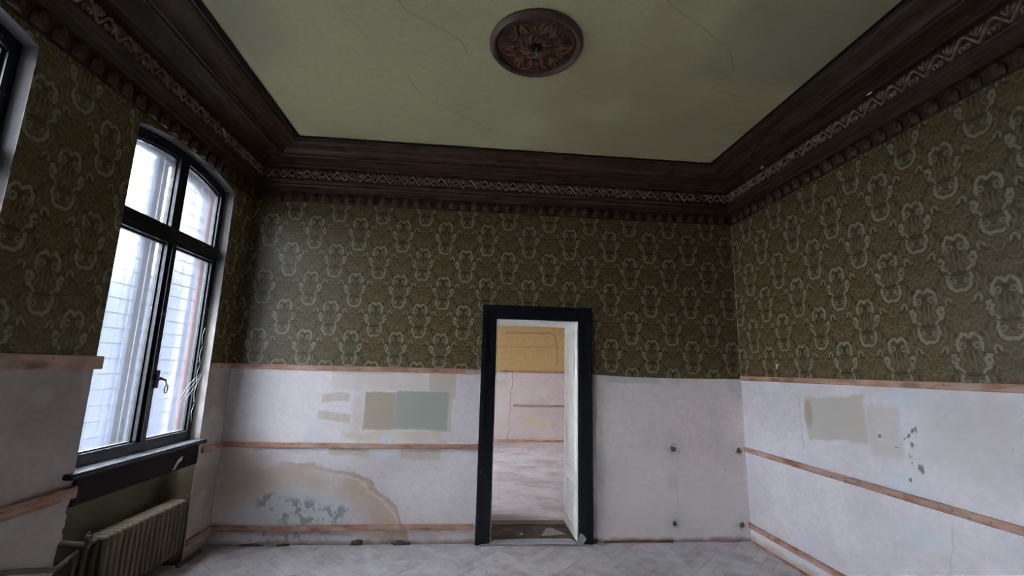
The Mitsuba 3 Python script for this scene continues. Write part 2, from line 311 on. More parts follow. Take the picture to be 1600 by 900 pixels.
mat('carved_wood', lambda p, n, uv: mix((.060, .029, .018), (.035, .018, .012), smoothstep(.35, .65, fbm(p.x * 20, p.y * 20, p.z * 20))), rough=.33, spec=.5)
mat('leaf_wood', lambda p, n, uv: mix((.17, .080, .046), (.10, .048, .030), smoothstep(.35, .65, fbm(p.x * 24, p.y * 24, p.z * 24))), rough=.27, spec=.7)
mat('rim_wood', lambda p, n, uv: mix((.12, .075, .058), (.08, .05, .042), fbm(p.x * 9, p.y * 9, p.z * 9)), rough=.4, spec=.4)
mat('gap_black', (.006, .005, .005), rough=.8)
def batten_c(ax):
    g = grain((.43, .235, .160), (.34, .170, .110), (.54, .45, .40), .45, ax)
    def fn(p, n, uv):
        a = p.x if ax == 0 else p.y
        c = g(p, n, uv); k = dr.floor(a * 1.3 + p.z * 3)
        c = c * (.82 + .36 * cell_rand(k, 2))
        c = mix(c, (.10, .07, .06), (1 - smoothstep(.004, .010, dr.abs(a * .55 + p.z * 3.7 - dr.floor(a * .55 + p.z * 3.7 + .5)) / .55)) * .7)
        c = mix(c, (.12, .08, .07), specks(a, p.z, 4.0, .25, 16.0) * .7)
        return c
    return fn
mat('batten_wood_x', batten_c(0), rough=.6, spec=.25)
mat('batten_wood_y', batten_c(1), rough=.6, spec=.25)
def blackpaint(p, n, uv):
    c = mix((.0065, .007, .011), (.011, .012, .017), fbm(p.x * 14, p.y * 14, p.z * 6))
    chips = smoothstep(.86, .89, noise(p.x * 70, p.y * 70, p.z * 50)) * smoothstep(.55, .7, noise(p.x * 9, p.y * 9, p.z * 5))
    c = mix(c, (.45, .42, .38), chips * .8)
    return mix(c, (.33, .34, .35), smoothstep(.75, .95, n.z) * (.35 + .5 * noise(p.x * 20, p.y * 20, p.z * 20)))
mat('black_paint', blackpaint, rough=.30, spec=.4)
mat('apron_paint', lambda p, n, uv: mix((.012, .0075, .009), (.018, .012, .013), fbm(p.y * 5, p.z * 9, p.x)), rough=.6, spec=.15)
mat('outer_frame_paint', lambda p, n, uv: mix((.060, .075, .11), (.045, .055, .085), fbm(p.y * 12, p.z * 4, p.x)), rough=.95, spec=.05)
mat('red_primer', (.17, .075, .07), rough=.95, spec=.05)
mat('grille_metal', (.20, .22, .25), rough=.5, metallic=.3)
mat('radiator_paint', lambda p, n, uv: mix((.155, .12, .07), (.11, .085, .055), fbm(p.y * 14, p.z * 5, p.x * 9)), rough=.45, spec=.4)
mat('pipe_paint', lambda p, n, uv: mix((.13, .12, .10), (.085, .075, .06), fbm(p.x * 14, p.y * 9, p.z * 9)), rough=.4, spec=.4)
mat('steel', (.34, .34, .35), rough=.35, metallic=.8)
def lining_c(p, n, uv):
    c = mix((.84, .84, .80), (.78, .78, .74), fbm(p.x * 3, p.y * 9, p.z * 3))
    return mix(c, (.42, .40, .35), smoothstep(.3, .0, p.z + .2 * noise(p.y * 14, p.z * 10)) * .35)
mat('white_paint', lining_c, rough=.45, spec=.4)
def yellow_c(p, n, uv):
    u, v = p.x, p.z; w = .03 * (noise(u * 6, v * 6, 4) - .5)
    c = mix((.54, .385, .165), (.47, .325, .145), fbm(u * 2, v * 2, 2)); c = c * (.93 + .12 * noise(u * 25, v * 25, 2))
    c = mix(c, (.27, .17, .075), line(poly_d(u + w, v + w, [(.75, 2.37), (1.70, 2.40), (1.82, 2.33), (1.86, 2.1), (1.87, 1.72)]), .018) * .6)
    return mix(c, (.33, .20, .08), line(dr.abs(v + w - 2.08), .02) * .35)
mat('yellow_paper', yellow_c, rough=.6, spec=.25)
def next_plaster(p, n, uv):
    u, v = dr.select(dr.abs(n.x) > .5, p.y, p.x), p.z
    w = .05 * (noise(u * 8, v * 8, 3) - .5)
    c = plaster_base(u, v, 4.0, (.60, .525, .505), (.54, .47, .45))
    c = mix(c, (.58, .60, .61), dr.maximum(ell(u, v, .66, 1.45, .10, .09), ell(u, v, .70, .83, .10, .12)) * .6)
    c = mix(c, (.22, .16, .13), line(poly_d(u + w, v, [(.91, 1.55), (.90, 1.2), (.88, .77), (.85, .12)]), .010) * .55)
    return mix(c, (.60, .50, .36), rect(u, v + .28 * (u - 1.4), 1.2, 1.68, .45, .63, .03) * .8)
mat('next_plaster_mat', next_plaster, rough=.75, spec=.2)
def dust_floor(tone):
    def fn(p, n, uv):
        g = fbm(p.x * 3, p.y * 3, tone * 9); gr = fbm(p.x * 30 + p.y * 30, (p.x - p.y) * 6, tone)
        c = mix([.43 * tone, .405 * tone, .415 * tone], [.50 * tone, .475 * tone, .49 * tone], smoothstep(.3, .7, g))
        c = mix(c, (.33, .29, .28), smoothstep(.55, .75, gr) * .25)
        c = mix(c, (.15, .12, .11), smoothstep(.68, .76, noise(p.x * 14, p.y * 14, 3)) * .16)
        return mix(c, (.55, .54, .55), smoothstep(.70, .78, noise(p.x * 40, p.y * 40, 5)) * .25)
    return fn
for i, t in enumerate((.94, 1.0, 1.05)): mat(f'parquet_dust_{i}', dust_floor(t), rough=.55, spec=.3)
mat('floor_bed', (.10, .085, .08), rough=.9)
def next_floor_c(p, n, uv):
    c = dust_floor(1.08)(p, n, uv)
    r = fbm(p.x * 2.0, p.y * 5.0, 4)
    return mix(c, (.28, .25, .25), smoothstep(.5, .72, r) * .45)
mat('next_floor_mat', next_floor_c, rough=.6, spec=.3)
mat('threshold_wood', grain((.070, .052, .043), (.042, .032, .028), (.11, .095, .09), .5, 0), rough=.6)
mat('strip_wood', lambda p, n, uv: mix((.21, .175, .15), (.13, .105, .09), fbm(p.x * 6, p.y * 40, 2)), rough=.7)
mat('felt_grey', lambda p, n, uv: mix((.24, .24, .26), (.33, .33, .35), fbm(p.x * 25, p.y * 25, p.z * 25)), rough=.9, spec=.1)
mat('cardboard', (.27, .25, .23), rough=.8)
mat('white_chip', (.75, .73, .72), rough=.7)
mat('dirt', lambda p, n, uv: mix((.055, .045, .042), (.14, .11, .095), noise(p.x * 60, p.y * 60, p.z * 60)), rough=.9)
mat('plug_wood', lambda p, n, uv: mix((.22, .125, .075), (.12, .07, .05), noise(p.x * 80, p.y * 80, p.z * 50)), rough=.8)
mat('filler', lambda p, n, uv: mix((.62, .62, .62), (.42, .43, .44), noise(p.x * 70, p.y * 70, p.z * 70)), rough=.85)
mat('facade', lambda p, n, uv: mix((.045, .054, .075), (.036, .043, .06), fbm(p.x, p.z, p.y)), rough=.9)
mat('court_ground', (.22, .22, .22), rough=.9)
scene['clear_glass'] = {'type': 'thindielectric', 'int_ior': 1.5}
scene['window_glass'] = {'type': 'principledthin', 'base_color': {'type': 'rgb', 'value': [.93, .95, .97]}, 'roughness': .16, 'spec_trans': .93, 'diff_trans': 1.0, 'eta': 1.5}

# ------------------------------------------------------------------ structure: left wall with windows and niche
def arch(y0, y1, z0, zs, rise, n=14):
    t = np.linspace(0, 1, n); ys = y1 + (y0 - y1) * t
    return Polygon([(y0, z0), (y1, z0)] + [(y, zs + rise * (1 - (2 * (y - (y0 + y1) / 2) / (y1 - y0)) ** 2)) for y in ys])
WINS = [(2.95, 4.17), (1.02, 2.24)]
IN = [arch(a, b, .955, 3.15, .085) for a, b in WINS]
OUT = [arch(a - .26, b + .12, .90, 3.20, .09) for a, b in WINS]
def ragged(y, z0, z1, s, amp=.011):
    r = random.Random(s); return [(y + r.uniform(-amp, amp), z) for z in np.linspace(z0, z1, 16)]
NICHE = [Polygon([(b, -.1), (b, .955)] + ragged(a, .955, .6, i + 1)[::1] + ragged(a - .02, .58, -.1, i + 9)) for i, (a, b) in enumerate(WINS)]
def slab(y0, y1, holes, x0, x1, z0=-.05, z1=H + .2):
    p = sbox(y0, z0, y1, z1)
    for h in holes: p = p.difference(h)
    return ext_x(p, x0, x1)
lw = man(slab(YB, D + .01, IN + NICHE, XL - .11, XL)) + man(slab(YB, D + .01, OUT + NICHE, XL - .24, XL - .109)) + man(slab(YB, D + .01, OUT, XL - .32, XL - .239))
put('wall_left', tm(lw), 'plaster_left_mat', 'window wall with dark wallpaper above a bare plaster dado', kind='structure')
wp = sbox(YB, Z1 + .005, D, WT + .01)
for h in IN: wp = wp.difference(h)
put('wall_left__wallpaper', ext_x(wp, XL - .001, XL + .003), 'wallpaper_mat')

# ------------------------------------------------------------------ windows
def tag_window(k, a, b, idx, seen=True):
    key = f'window_{idx}'
    O = IN[k].buffer(.012, join_style=2).intersection(sbox(a - .1, .955, b + .1, 4)); yc = (a + b) / 2
    x0, x1 = XL - .135, XL - .078
    inner = arch(a + .052, b - .052, 1.03, 3.085, .075)
    put(key + '__frame', ext_x(O.difference(inner), x0, x1), 'black_paint')
    put(key + '__mullion', cat(ext_x(sbox(yc - .05, 1.03, yc + .05, 3.165), XL - .125, XL - .068), ext_x(sbox(yc - .022, 1.03, yc + .022, 2.46), XL - .07, XL - .048)), 'black_paint', label='black mullion with a rounded cover strip')
    put(key + '__transom', cat(ext_x(sbox(a + .045, 2.475, b - .045, 2.60), XL - .125, XL - .058), ext_x(sbox(a + .045, 2.505, b - .045, 2.565), XL - .06, XL - .042)), 'black_paint')
    for (p0, p1, q0, q1) in ((a + .05, yc - .045, 1.025, 2.48), (yc + .045, b - .05, 1.025, 2.48), (a + .05, yc - .045, 2.595, 3.3), (yc + .045, b - .05, 2.595, 3.3)):
        pane = arch(a + .05, b - .05, 1.025, 3.09, .075).intersection(sbox(p0, q0, p1, q1))
        # sash bead round each light, then the sheet of glass
        put(key + '__sash', ext_x(pane.difference(pane.buffer(-.016, join_style=2)), XL - .128, XL - .098), 'black_paint')
        v, f = trimesh.creation.triangulate_polygon(pane, engine='earcut')
        v = np.column_stack([np.full(len(v), XL - .112), v[:, 0], v[:, 1]])
        put(key + '__pane', trimesh.Trimesh(v, f, process=False), 'window_glass')
    # outer casement, grey, with its red stile
    oo = arch(a - .04, b + .115, .92, 3.19, .085); oi = arch(a + .01, b + .045, 1.0, 3.10, .08)
    put(key + '__outer_frame', ext_x(oo.difference(oi), XL - .30, XL - .24), 'outer_frame_paint', label='grey outer casement frame')
    put(key + '__outer_mullion', ext_x(sbox(yc - .055, .99, yc + .065, 3.15), XL - .29, XL - .23), 'outer_frame_paint')
    put(key + '__outer_transom', ext_x(sbox(a, 2.52, b + .05, 2.585), XL - .285, XL - .24), 'outer_frame_paint')
    put(key + '__red_stile', ext_x(sbox(b + .045, .93, b + .085, 3.16), XL - .242, XL - .225), 'red_primer', label='brick red stile')
    # sill board with rounded ears and the apron below
    s = cbox(XL - .14, XL + .055, a - .075, b + .028, .925, .957, .010)
    put(key + '__sill', s, 'black_paint', label='black sill board under grey dust')
    put(key + '__apron', cbox(XL - .03, XL + .012, a + .005, b - .005, .765, .928, .006), 'apron_paint', label='dark apron board')
    tagkey(key, ('arched four-light window with black frame in the left wall', 'arched window cut off by the left picture edge', 'arched window in the left wall behind the viewer', 'rearmost arched window in the left wall')[k], kind='structure')
    g = [cbox(XL - .162, XL - .158, y - .0032, y + .0032, .985, 3.13, .0005) for y in np.arange(a + .02, b + .0, .100)]
    g += [cbox(XL - .161, XL - .157, a + .015, b - .015, z - .0034, z + .0034, .0005) for z in np.arange(1.0, 3.13, .101)]
    gm = man(g[0])
    for q in g[1:]: gm = gm + man(q)
    put('wire_grille', tm(gm), 'grille_metal', ('fine wire grille behind the panes of the four-light window', 'fine wire grille behind the panes of the window at the left picture edge')[k], 'grille')
for k, (a, b) in enumerate(WINS): tag_window(k, a, b, k + 1)
put('window_1__apron__torn_patch', ext_x(Polygon([(3.84, .775), (3.87, .778), (3.90, .815), (3.945, .835), (3.95, .865), (3.90, .85), (3.865, .815)]), XL + .011, XL + .0135), 'filler', label='pale torn patch in the dark board')
cw = [curve([(XL - .052, 3.90 + .03 * k, 1.30 - .02 * k), (XL - .05, 4.00 + .02 * k, 1.41 - .03 * k), (XL - .045, 4.10 + .01 * k, 1.48 - .02 * k), (XL - .035, 4.17, 1.52 + .03 * k)], 5) for k in range(3)] + [curve([(XL - .055, 4.115 + .01 * S(3 * k), 1.10 + .16 * k), (XL - .06, 4.105, 1.18 + .16 * k), (XL - .055, 4.12, 1.25 + .16 * k)], 4) for k in range(5)]
wm = man(tube(cw[0], .0022, 5))
for q in cw[1:]: wm = wm + man(tube(q, .0022, 5))
put('cobweb', tm(wm), 'filler', 'pale cobweb strands across the right frame of the four-light window', 'cobweb', kind='stuff')
# latch of the first window, and its pulled-off ring
ly, lz, lx = 3.588, 1.47, XL - .05
put('window_1__latch', cat(cbox(lx - .004, lx + .012, ly - .022, ly + .022, lz - .07, lz + .06, .004), hull((lx + .012, ly, lz, .016), (lx + .034, ly, lz, .012)), hull((lx + .03, ly, lz, .009), (lx + .036, ly + .05, lz - .012, .007))), 'black_paint', label='black window latch')
t = np.linspace(0, 2 * PI, 19)[:-1]
put('window_1__latch__ring', cat(tube([(lx + .036, ly + .05, lz - .012), (lx + .037, ly + .062, lz - .03), (lx + .037, ly + .068, lz - .045)], .005),
    tube(np.stack([np.full(18, lx + .037), ly + .07 + .017 * np.sin(t), lz - .075 + .03 * np.cos(t)], 1), .005, closed=True)), 'steel', label='grey metal loop', smooth=40)

# ------------------------------------------------------------------ far wall, doorway, next room
DX0, DX1, DT = .245, 1.095, 2.105
fp = sbox(XL - .5, -.05, XR + .4, H + .2).difference(sbox(DX0, -.1, DX1, DT))
put('wall_far', ext_y(fp, D, D2), 'plaster_far_mat', 'far wall with stained plaster dado below patterned wallpaper', kind='structure')
wz = sbox(XL, Z1 + .004, DX0, WT + .01).union(Polygon([(DX0, 1.571), (1.2, 1.571), (1.5, 1.556), (1.94, 1.548), (2.4, 1.552), (XR, 1.556), (XR, WT + .01), (DX0, WT + .01)])).difference(sbox(DX0, -.1, DX1, DT))
put('wall_far__wallpaper', ext_y(wz, D - .003, D + .001), 'wallpaper_mat')
put('wall_right', box(XR, XR + .4, YB, D + .01, -.05, H + .2), 'plaster_right_mat', 'right wall with pale plaster dado below patterned wallpaper', kind='structure')
put('wall_right__wallpaper', box(XR - .003, XR + .001, YB, D - .012, Z1 + .004, WT + .01), 'wallpaper_mat')
put('wall_rear', box(XL - .5, XR + .4, YB - .3, YB, -.05, H + .2), 'plaster_left_mat', 'rear wall behind the camera', kind='structure')
put('wall_rear__wallpaper', box(XL, XR, YB - .001, YB + .003, .02, WT + .01), 'wallpaper_mat')
put('ceiling', box(XL - .5, XR + .4, YB - .3, D2, H, H + .15), 'ceiling_mat', 'flat olive green painted ceiling with fine cracks', kind='structure')

put('wall_next_far', box(XL - .5, XR + .4, D3, D3 + .3, -.05, H), 'next_plaster_mat', 'far wall of the next room, plaster below yellow paper', kind='structure')
put('wall_next_far__yellow_wallpaper', box(XL, XR, D3 - .003, D3 + .001, 1.56, H), 'yellow_paper')
put('wall_next_right', box(XR, XR + .4, D2, D3, -.05, H), 'next_plaster_mat', 'right wall of the next room', kind='structure')
NW = [sbox(5.9, .9, 7.2, 3.1), sbox(8.0, .9, 9.3, 3.1)]
put('wall_next_left', slab(D2, D3 + .01, NW, XL - .5, XL, z1=H), 'next_plaster_mat', 'window wall of the next room', kind='structure')
put('ceiling_next', box(XL - .5, XR + .4, D2, D3 + .3, H, H + .15), 'white_paint', 'ceiling of the next room', kind='structure')
for i, w in enumerate(NW):
    y0, z0, y1, z1 = w.bounds; k = f'window_{i + 4}'
    fr = w.difference(w.buffer(-.06, join_style=2)).union(sbox((y0 + y1) / 2 - .04, z0, (y0 + y1) / 2 + .04, z1)).union(sbox(y0, 2.45, y1, 2.55))
    put(k + '__frame', ext_x(fr, XL - .18, XL - .12), 'black_paint'); put(k + '__pane', box(XL - .152, XL - .150, y0 + .01, y1 - .01, z0 + .01, z1 - .01), 'clear_glass')
    scene[k + '__pane'] = mikit.ply(trimesh.Trimesh([(XL - .15, y0, z0), (XL - .15, y1, z0), (XL - .15, y1, z1), (XL - .15, y0, z1)], [(0, 1, 2), (0, 2, 3)], process=False), 'clear_glass')
    tagkey(k, 'window of the next room', kind='structure')

# door casing: stepped black architrave
def ushape(m0, m1):                 # U-shaped strip from m0 to m1 metres outside the opening
    return sbox(DX0 - m1, 0, DX1 + m1, DT + m1).difference(sbox(DX0 - m0, -1, DX1 + m0, DT + m0))
STEPS = [(-.006, .016, .030), (.016, .030, .040), (.030, .085, .026), (.085, .094, .036), (.094, .118, .050), (.118, .132, .040)]
def casing(side):
    out = []
    for m0, m1, dep in STEPS:
        u = ushape(m0, m1); A = 4.0
        cx, cz = DX0, DT
        if side == 'left': clip = Polygon([(DX0 + .3, DT - .3), (DX0 - A, DT + A), (DX0 - A, -1), (DX0 + .3, -1)])
        elif side == 'right': clip = Polygon([(DX1 - .3, DT - .3), (DX1 + A, DT + A), (DX1 + A, -1), (DX1 - .3, -1)])
        else: clip = Polygon([(DX0 - A, DT + A), (DX0 + .3, DT - .3), (DX1 - .3, DT - .3), (DX1 + A, DT + A)])
        out.append(ext_y(u.intersection(clip), D - dep, D + .002))
    return cat(*out)
put('door_1__jamb_casing', casing('left'), 'black_paint'); put('door_1__jamb_casing', casing('right'), 'black_paint'); put('door_1__head_casing', casing('head'), 'black_paint')
tagkey('door_1', 'open doorway with black moulded casing and white panelled lining', kind='structure')
put('door_1__lining', box(DX1 - .014, DX1 + .002, D + .0, D2 + .01, 0, DT), 'white_paint', 'white panelled lining')
put('door_1__lining', box(DX0 - .002, DX0 + .014, D + .0, D2 + .01, 0, DT), 'white_paint', 'white panelled lining')
put('door_1__head_lining', box(DX0, DX1, D + .0, D2 + .01, DT - .014, DT + .002), 'white_paint', 'white head lining')
for key, xs, sg in (('door_1__lining', DX1 - .014, -1), ('door_1__lining_001', DX0 + .014, 1)):
    for z0, z1 in ((.10, .50), (.60, 1.42), (1.52, 2.02)):
        q = sbox(D + .10, z0, D2 - .08, z1); fr = q.difference(q.buffer(-.018, join_style=2))
        put(key + '__panel_moulding', ext_x(fr, min(xs, xs + sg * .008), max(xs, xs + sg * .008)), 'white_paint')
# left door leaf of the next room, folded open behind the left jamb
leaf = cbox(.205, .240, D2 + .01, D2 + .33, .012, 2.08, .003)
put('door_2__leaf', leaf, 'white_paint'); put('door_2__panel', cbox(.238, .245, D2 + .06, D2 + .28, .15, .9), 'white_paint'); put('door_2__panel', cbox(.238, .245, D2 + .06, D2 + .28, 1.05, 1.95), 'white_paint')
tagkey('door_2', 'narrow white door leaf opened into the next room', kind='structure')

# ------------------------------------------------------------------ floor: herringbone blocks
put('floor', box(XL - .5, XR + .4, YB - .3, D + .3, -.06, -.012), 'floor_bed', 'grey dusty herringbone parquet floor', kind='structure')
L_, W_ = .46, .092
ROOM = sbox(XL - .2, YB, XR, D)
VIS = sbox(XL - .1, 3.72, XR, D)
planks, hidden = [], []
ca, sa = C(PI / 4), S(PI / 4)
for a in range(-60, 61):
    for b in range(-40, 41):
        # two interlocking families on the 45-degree grid, shifted by one width per row
        for fam in (0, 1):
            gx, gy = (b * 2 * L_ / W_ * 0 + 0, 0)
            u0 = a * W_ + b * 2 * L_ ; v0 = a * W_
            r = sbox(u0, v0, u0 + L_, v0 + W_) if fam == 0 else sbox(u0 + L_, v0 + W_ - L_ + 0, u0 + L_ + W_, v0 + W_)
            cx, cy = r.centroid.x, r.centroid.y
            X, Y = ca * cx - sa * cy, sa * cx + ca * cy
            if XL - .6 < X < XR + .4 and YB - .3 < Y < D + .3: (planks if True else hidden).append((r, X, Y))
vis_n = 0; rest = []
for r, X, Y in planks:
    g = affinity.rotate(r.buffer(-.0011, join_style=2), 45, origin=(0, 0))
    gv = g.intersection(ROOM)
    if gv.is_empty or gv.area < 2e-4: continue
    if gv.intersects(VIS):
        dz = rng.uniform(-.0012, .0012)
        put('floor__parquet_block', ext_z(gv, -.013, dz), f'parquet_dust_{rng.randrange(3)}'); vis_n += 1
    else: rest.append(ext_z(gv, -.013, rng.uniform(-.0012, .0012)))
put('floor__parquet_field', cat(*rest), 'parquet_dust_1', kind='stuff')
put('floor_next', box(XL - .5, XR + .4, D2 - .02, D3 + .3, -.06, .004), 'next_floor_mat', 'pale dusty floor of the next room', kind='structure')
put('door_1__threshold', cat(*[cbox(DX0 + .002, DX1 - .002, y, y + .112, -.02, .004 - .001 * i, .002) for i, y in enumerate(np.arange(D - .005, D + .49, .115))]), 'threshold_wood', label='dark worn threshold boards')
put('door_1__threshold_strip', cbox(DX0, DX1, D + .50, D2 + .03, -.02, .008, .004), 'strip_wood', label='lighter brown threshold strip')

# ------------------------------------------------------------------ cornice
PROF = [(0, 3.217), (.012, 3.217), (.014, 3.222), (.014, 3.318), (.050, 3.320), (.052, 3.372), (.060, 3.376), (.066, 3.384), (.060, 3.392), (.055, 3.394), (.057, 3.406), (.064, 3.414), (.076, 3.419), (.080, 3.426), (.076, 3.430), (.062, 3.432), (.060, 3.436),
        (.066, 3.438), (.066, 3.556), (.058, 3.558), (.058, 3.566), (.098, 3.568), (.108, 3.575), (.106, 3.584), (.120, 3.590), (.150, 3.602), (.200, 3.606), (.245, 3.604), (.252, 3.610), (.252, 3.620), (.266, 3.622), (.270, 3.636), (.282, 3.654), (.304, 3.668), (.334, 3.676), (.364, 3.684), (.384, 3.698), (.390, 3.712), (.400, 3.714), (.402, 3.728)]
SF, SR, SL = .410 / .42, .430 / .42, .538 / .42
def sweep(ends, prof):              # ends: two functions o -> (x, y); prof: (o, z)
    a, b = [np.array([[*e(o), z] for o, z in prof]) for e in ends]
    n = len(prof); V = np.vstack([a, b]); F = []
    for i in range(n - 1): F += [(i, i + 1, n + i + 1), (i, n + i + 1, n + i)]
    return trimesh.Trimesh(V, F, process=False)
PC = PROF + [(.404, 3.730), (.404, H + .01), (-.02, H + .01), (-.02, 3.217), (0, 3.217)]
GAP = [(.395, 3.7295), (.420, 3.7305), (.420, H + .005)]
CORN = {'far': (lambda o: (XL + o * SL, D - o * SF), lambda o: (XR - o * SR, D - o * SF)), 'right': (lambda o: (XR - o * SR, D - o * SF), lambda o: (XR - o * SR, YB + o)),
        'left': (lambda o: (XL + o * SL, YB + o), lambda o: (XL + o * SL, D - o * SF)), 'rear': (lambda o: (XR - o * SR, YB + o), lambda o: (XL + o * SL, YB + o))}
def ornament():                     # one repeat of the frieze, .15 wide, in (u, v) from its lower point, height up
    m = [chain([(-.075, .094), (-.062, .090), (-.006, .014)], .0088, 1.5), chain([(.006, .014), (.062, .090), (.075, .094)], .0088, 1.5), chain([(-.006, .012), (.006, .012)], .008, 1.4)]
    for s in (-1, 1):
        m.append(chain([(s * (.060 + .013 * C(q)), .030 + .014 * S(q)) for q in np.linspace(-.6, 4.4, 7)], .0062, 1.5))
        m.append(chain([(s * .010, .058), (s * .026, .084), (s * .030, .100)], [.006, .0095, .005], 1.6))
    m.append(chain([(0, .054), (0, .080), (0, .104)], [.006, .0105, .006], 1.9))
    return cat(*m)
def dentil():                       # scale-shaped leaf block, .085 wide, .095 high, projecting
    a = hull((-.036, .004, .010, .006), (.036, .004, .010, .006), (-.034, .052, .012, .008), (.034, .052, .012, .008), (0, .082, .016, .012), (0, .045, .026, .012), (0, .008, .022, .008))
    l = [chain([(s * .004, .012), (s * .020, .040), (s * .017, .066), (s * .004, .082)], [.004, .006, .006, .004], .9) for s in (-1, 1)] + [chain([(0, .015), (0, .088)], [.004, .006], 1.0)]
    for q in l: q.apply_translation((0, 0, .026))
    return cat(a, *l)
ORN, DEN = ornament(), dentil()
def onwall(mesh, wall, u, o, z):    # u along the wall, mesh x -> along, y -> up, z -> into the room
    v = mesh.vertices
    if wall == 'far': P = np.stack([u + v[:, 0], D - o - v[:, 2], z + v[:, 1]], 1)
    elif wall == 'right': P = np.stack([XR - o - v[:, 2], u - v[:, 0], z + v[:, 1]], 1)
    else: P = np.stack([XL + o + v[:, 2], u + v[:, 0], z + v[:, 1]], 1)
    return trimesh.Trimesh(P, mesh.faces, process=False)
for i, (w, e) in enumerate(CORN.items()):
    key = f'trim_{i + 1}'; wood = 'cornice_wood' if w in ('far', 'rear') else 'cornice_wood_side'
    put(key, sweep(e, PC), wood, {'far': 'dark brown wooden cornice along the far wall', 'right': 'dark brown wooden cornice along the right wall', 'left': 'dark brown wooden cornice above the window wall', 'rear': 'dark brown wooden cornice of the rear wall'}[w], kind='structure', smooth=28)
    put(key + '__shadow_gap', sweep(e, GAP), 'gap_black')
    if w == 'rear': continue
    sc = {'far': SF, 'right': SR, 'left': SL}[w]
    us = np.arange(XL + .139, XR - .10, .1503) if w == 'far' else np.arange(D - .16, 1.2, -.1503)
    for u in us: put(key + '__frieze_ornament', onwall(ORN, w, u, .064 * sc, 3.443), 'frieze_wood')
    ud = np.arange(XL + .1115, XR - .06, .1178) if w == 'far' else np.arange(D - .11, 1.2, -.1178)
    for u in ud: put(key + '__dentil', onwall(DEN, w, u, .012 * sc, 3.224), 'cornice_wood', smooth=40)

# ------------------------------------------------------------------ ceiling rosette
RX, RY, RR = .357, 2.648, .312
def onceil(m):                      # x, y in the plane, z = distance below the ceiling
    v = m.vertices; return trimesh.Trimesh(np.stack([RX + v[:, 0], RY + v[:, 1], H - v[:, 2]], 1), m.faces[:, ::-1], process=False)
R = 'ceiling_rosette'
tagkey(R, 'round carved brown wooden rosette in the middle of the ceiling', 'ceiling rosette')
put(R + '__disc', onceil(lathe([(.0005, .018), (.26, .014), (.27, -.004), (.0005, -.004)], 64)), 'carved_wood')
put(R + '__rim', onceil(lathe([(.266, -.003), (.266, .018), (.272, .030), (.281, .037), (.291, .038), (.300, .031), (.304, .020), (.312, .014), (.312, -.003)], 72)), 'rim_wood', smooth=35)
def leaf(r0, r1, wd, ang, hgt, curl):
    n = 7; P = []
    m = []
    for s, k in ((0, 1.0), (-1, .75), (1, .75)):
        pts = []
        for q in np.linspace(0, 1, n):
            rr = r0 + (r1 - r0) * q * (1 if s == 0 else .9); aa = ang + s * wd * math.sin(q * 2.0) + curl * q * q
            pts.append((rr * C(aa), rr * S(aa)))
        m.append(chain(pts, np.array([.006, .010, .012, .013, .012, .009, .005]) * k, hgt * 1.5))
    v = cat(*m); v.apply_translation((0, 0, .013)); return v
for i in range(12): put(R + '__acanthus_leaf', onceil(leaf(.125, .245, .17, i * PI / 6 + .1, 1.35, .25 if i % 2 else -.25)), 'leaf_wood', smooth=35)
for i in range(8): put(R + '__inner_leaf', onceil(leaf(.035, .12, .32, i * PI / 4, 1.2, .5)), 'leaf_wood', smooth=35)
for i in range(12):
    a = i * PI / 6 - .16; q = np.linspace(0, 5.6, 12); rr = .024 * (1 - q / 8)
    m = chain([(.175 * C(a) + r * C(a + z), .175 * S(a) + r * S(a + z)) for r, z in zip(rr, q)], np.linspace(.006, .009, 12), 1.6); m.apply_translation((0, 0, .014))
    put(R + '__scroll', onceil(m), 'leaf_wood', smooth=35)
put(R + '__boss', onceil(lathe([(.0005, .030), (.014, .030), (.03, .034), (.038, .026), (.042, .012), (.0005, .01)], 32)), 'gap_black', label='dark centre boss')
put(R + '__hook', onceil(tube(curve([(0, 0, .025), (0, 0, .06), (.012, 0, .075), (.012, .0, .092), (-.004, 0, .098), (-.014, 0, .088)], 5), .0045)), 'steel', label='bent metal lamp hook', smooth=40)

# ------------------------------------------------------------------ wall battens (left where the panelling was taken off)
def batten_x(x0, x1, y, z, h=.046, d=.022, sgn=-1):
    return cbox(x0, x1, y - d if sgn < 0 else y, y + .001 if sgn < 0 else y + d, z - h / 2, z + h / 2, .003)
def batten_y(y0, y1, x, z, h=.046, d=.022, sgn=1):
    return cbox(x - .001 if sgn > 0 else x - d, x + d if sgn > 0 else x + .001, y0, y1, z - h / 2, z + h / 2, .003)
def bat(mesh, m, label, group): put('wall_batten', mesh, m, label, 'batten', group)
GF, GR, GL, GN = 'battens on the far wall', 'battens on the right wall', 'battens on the window wall', "battens on the next room's far wall"
bat(batten_x(XL + .02, DX0 - .134, D, Z1 - .002, .048, .018), 'batten_wood_x', 'reddish wooden batten under the far wallpaper left of the doorway, topmost of three', GF)
bat(batten_x(XL + .02, DX0 - .137, D, Z2), 'batten_wood_x', 'reddish wooden batten across the tan and green paint patches, middle of three left of doorway', GF)
bat(batten_x(XL + .02, DX0 - .15, D, Z3, .050, .026), 'batten_wood_x', 'reddish wooden batten just above the floor left of the doorway, below the water stain', GF)
bat(batten_y(1.2, D - .005, XR, Z1 - .005, .045, .014, -1), 'batten_wood_y', 'chipped reddish batten under the right wallpaper, topmost on the right wall', GR)
bat(batten_y(1.2, D - .002, XR, Z2, .046, .022, -1), 'batten_wood_y', 'long wooden batten across the middle of the right plaster dado', GR)
bat(batten_y(1.2, D - .002, XR, Z3, .046, .022, -1), 'batten_wood_y', 'lowest wooden batten on the right wall, just above the floor', GR)
bat(batten_y(2.20, 2.985, XL, Z1 + .008, .078, .024), 'batten_wood_y', 'brown batten at dado top between the windows, its end jutting past the window edge', GL)
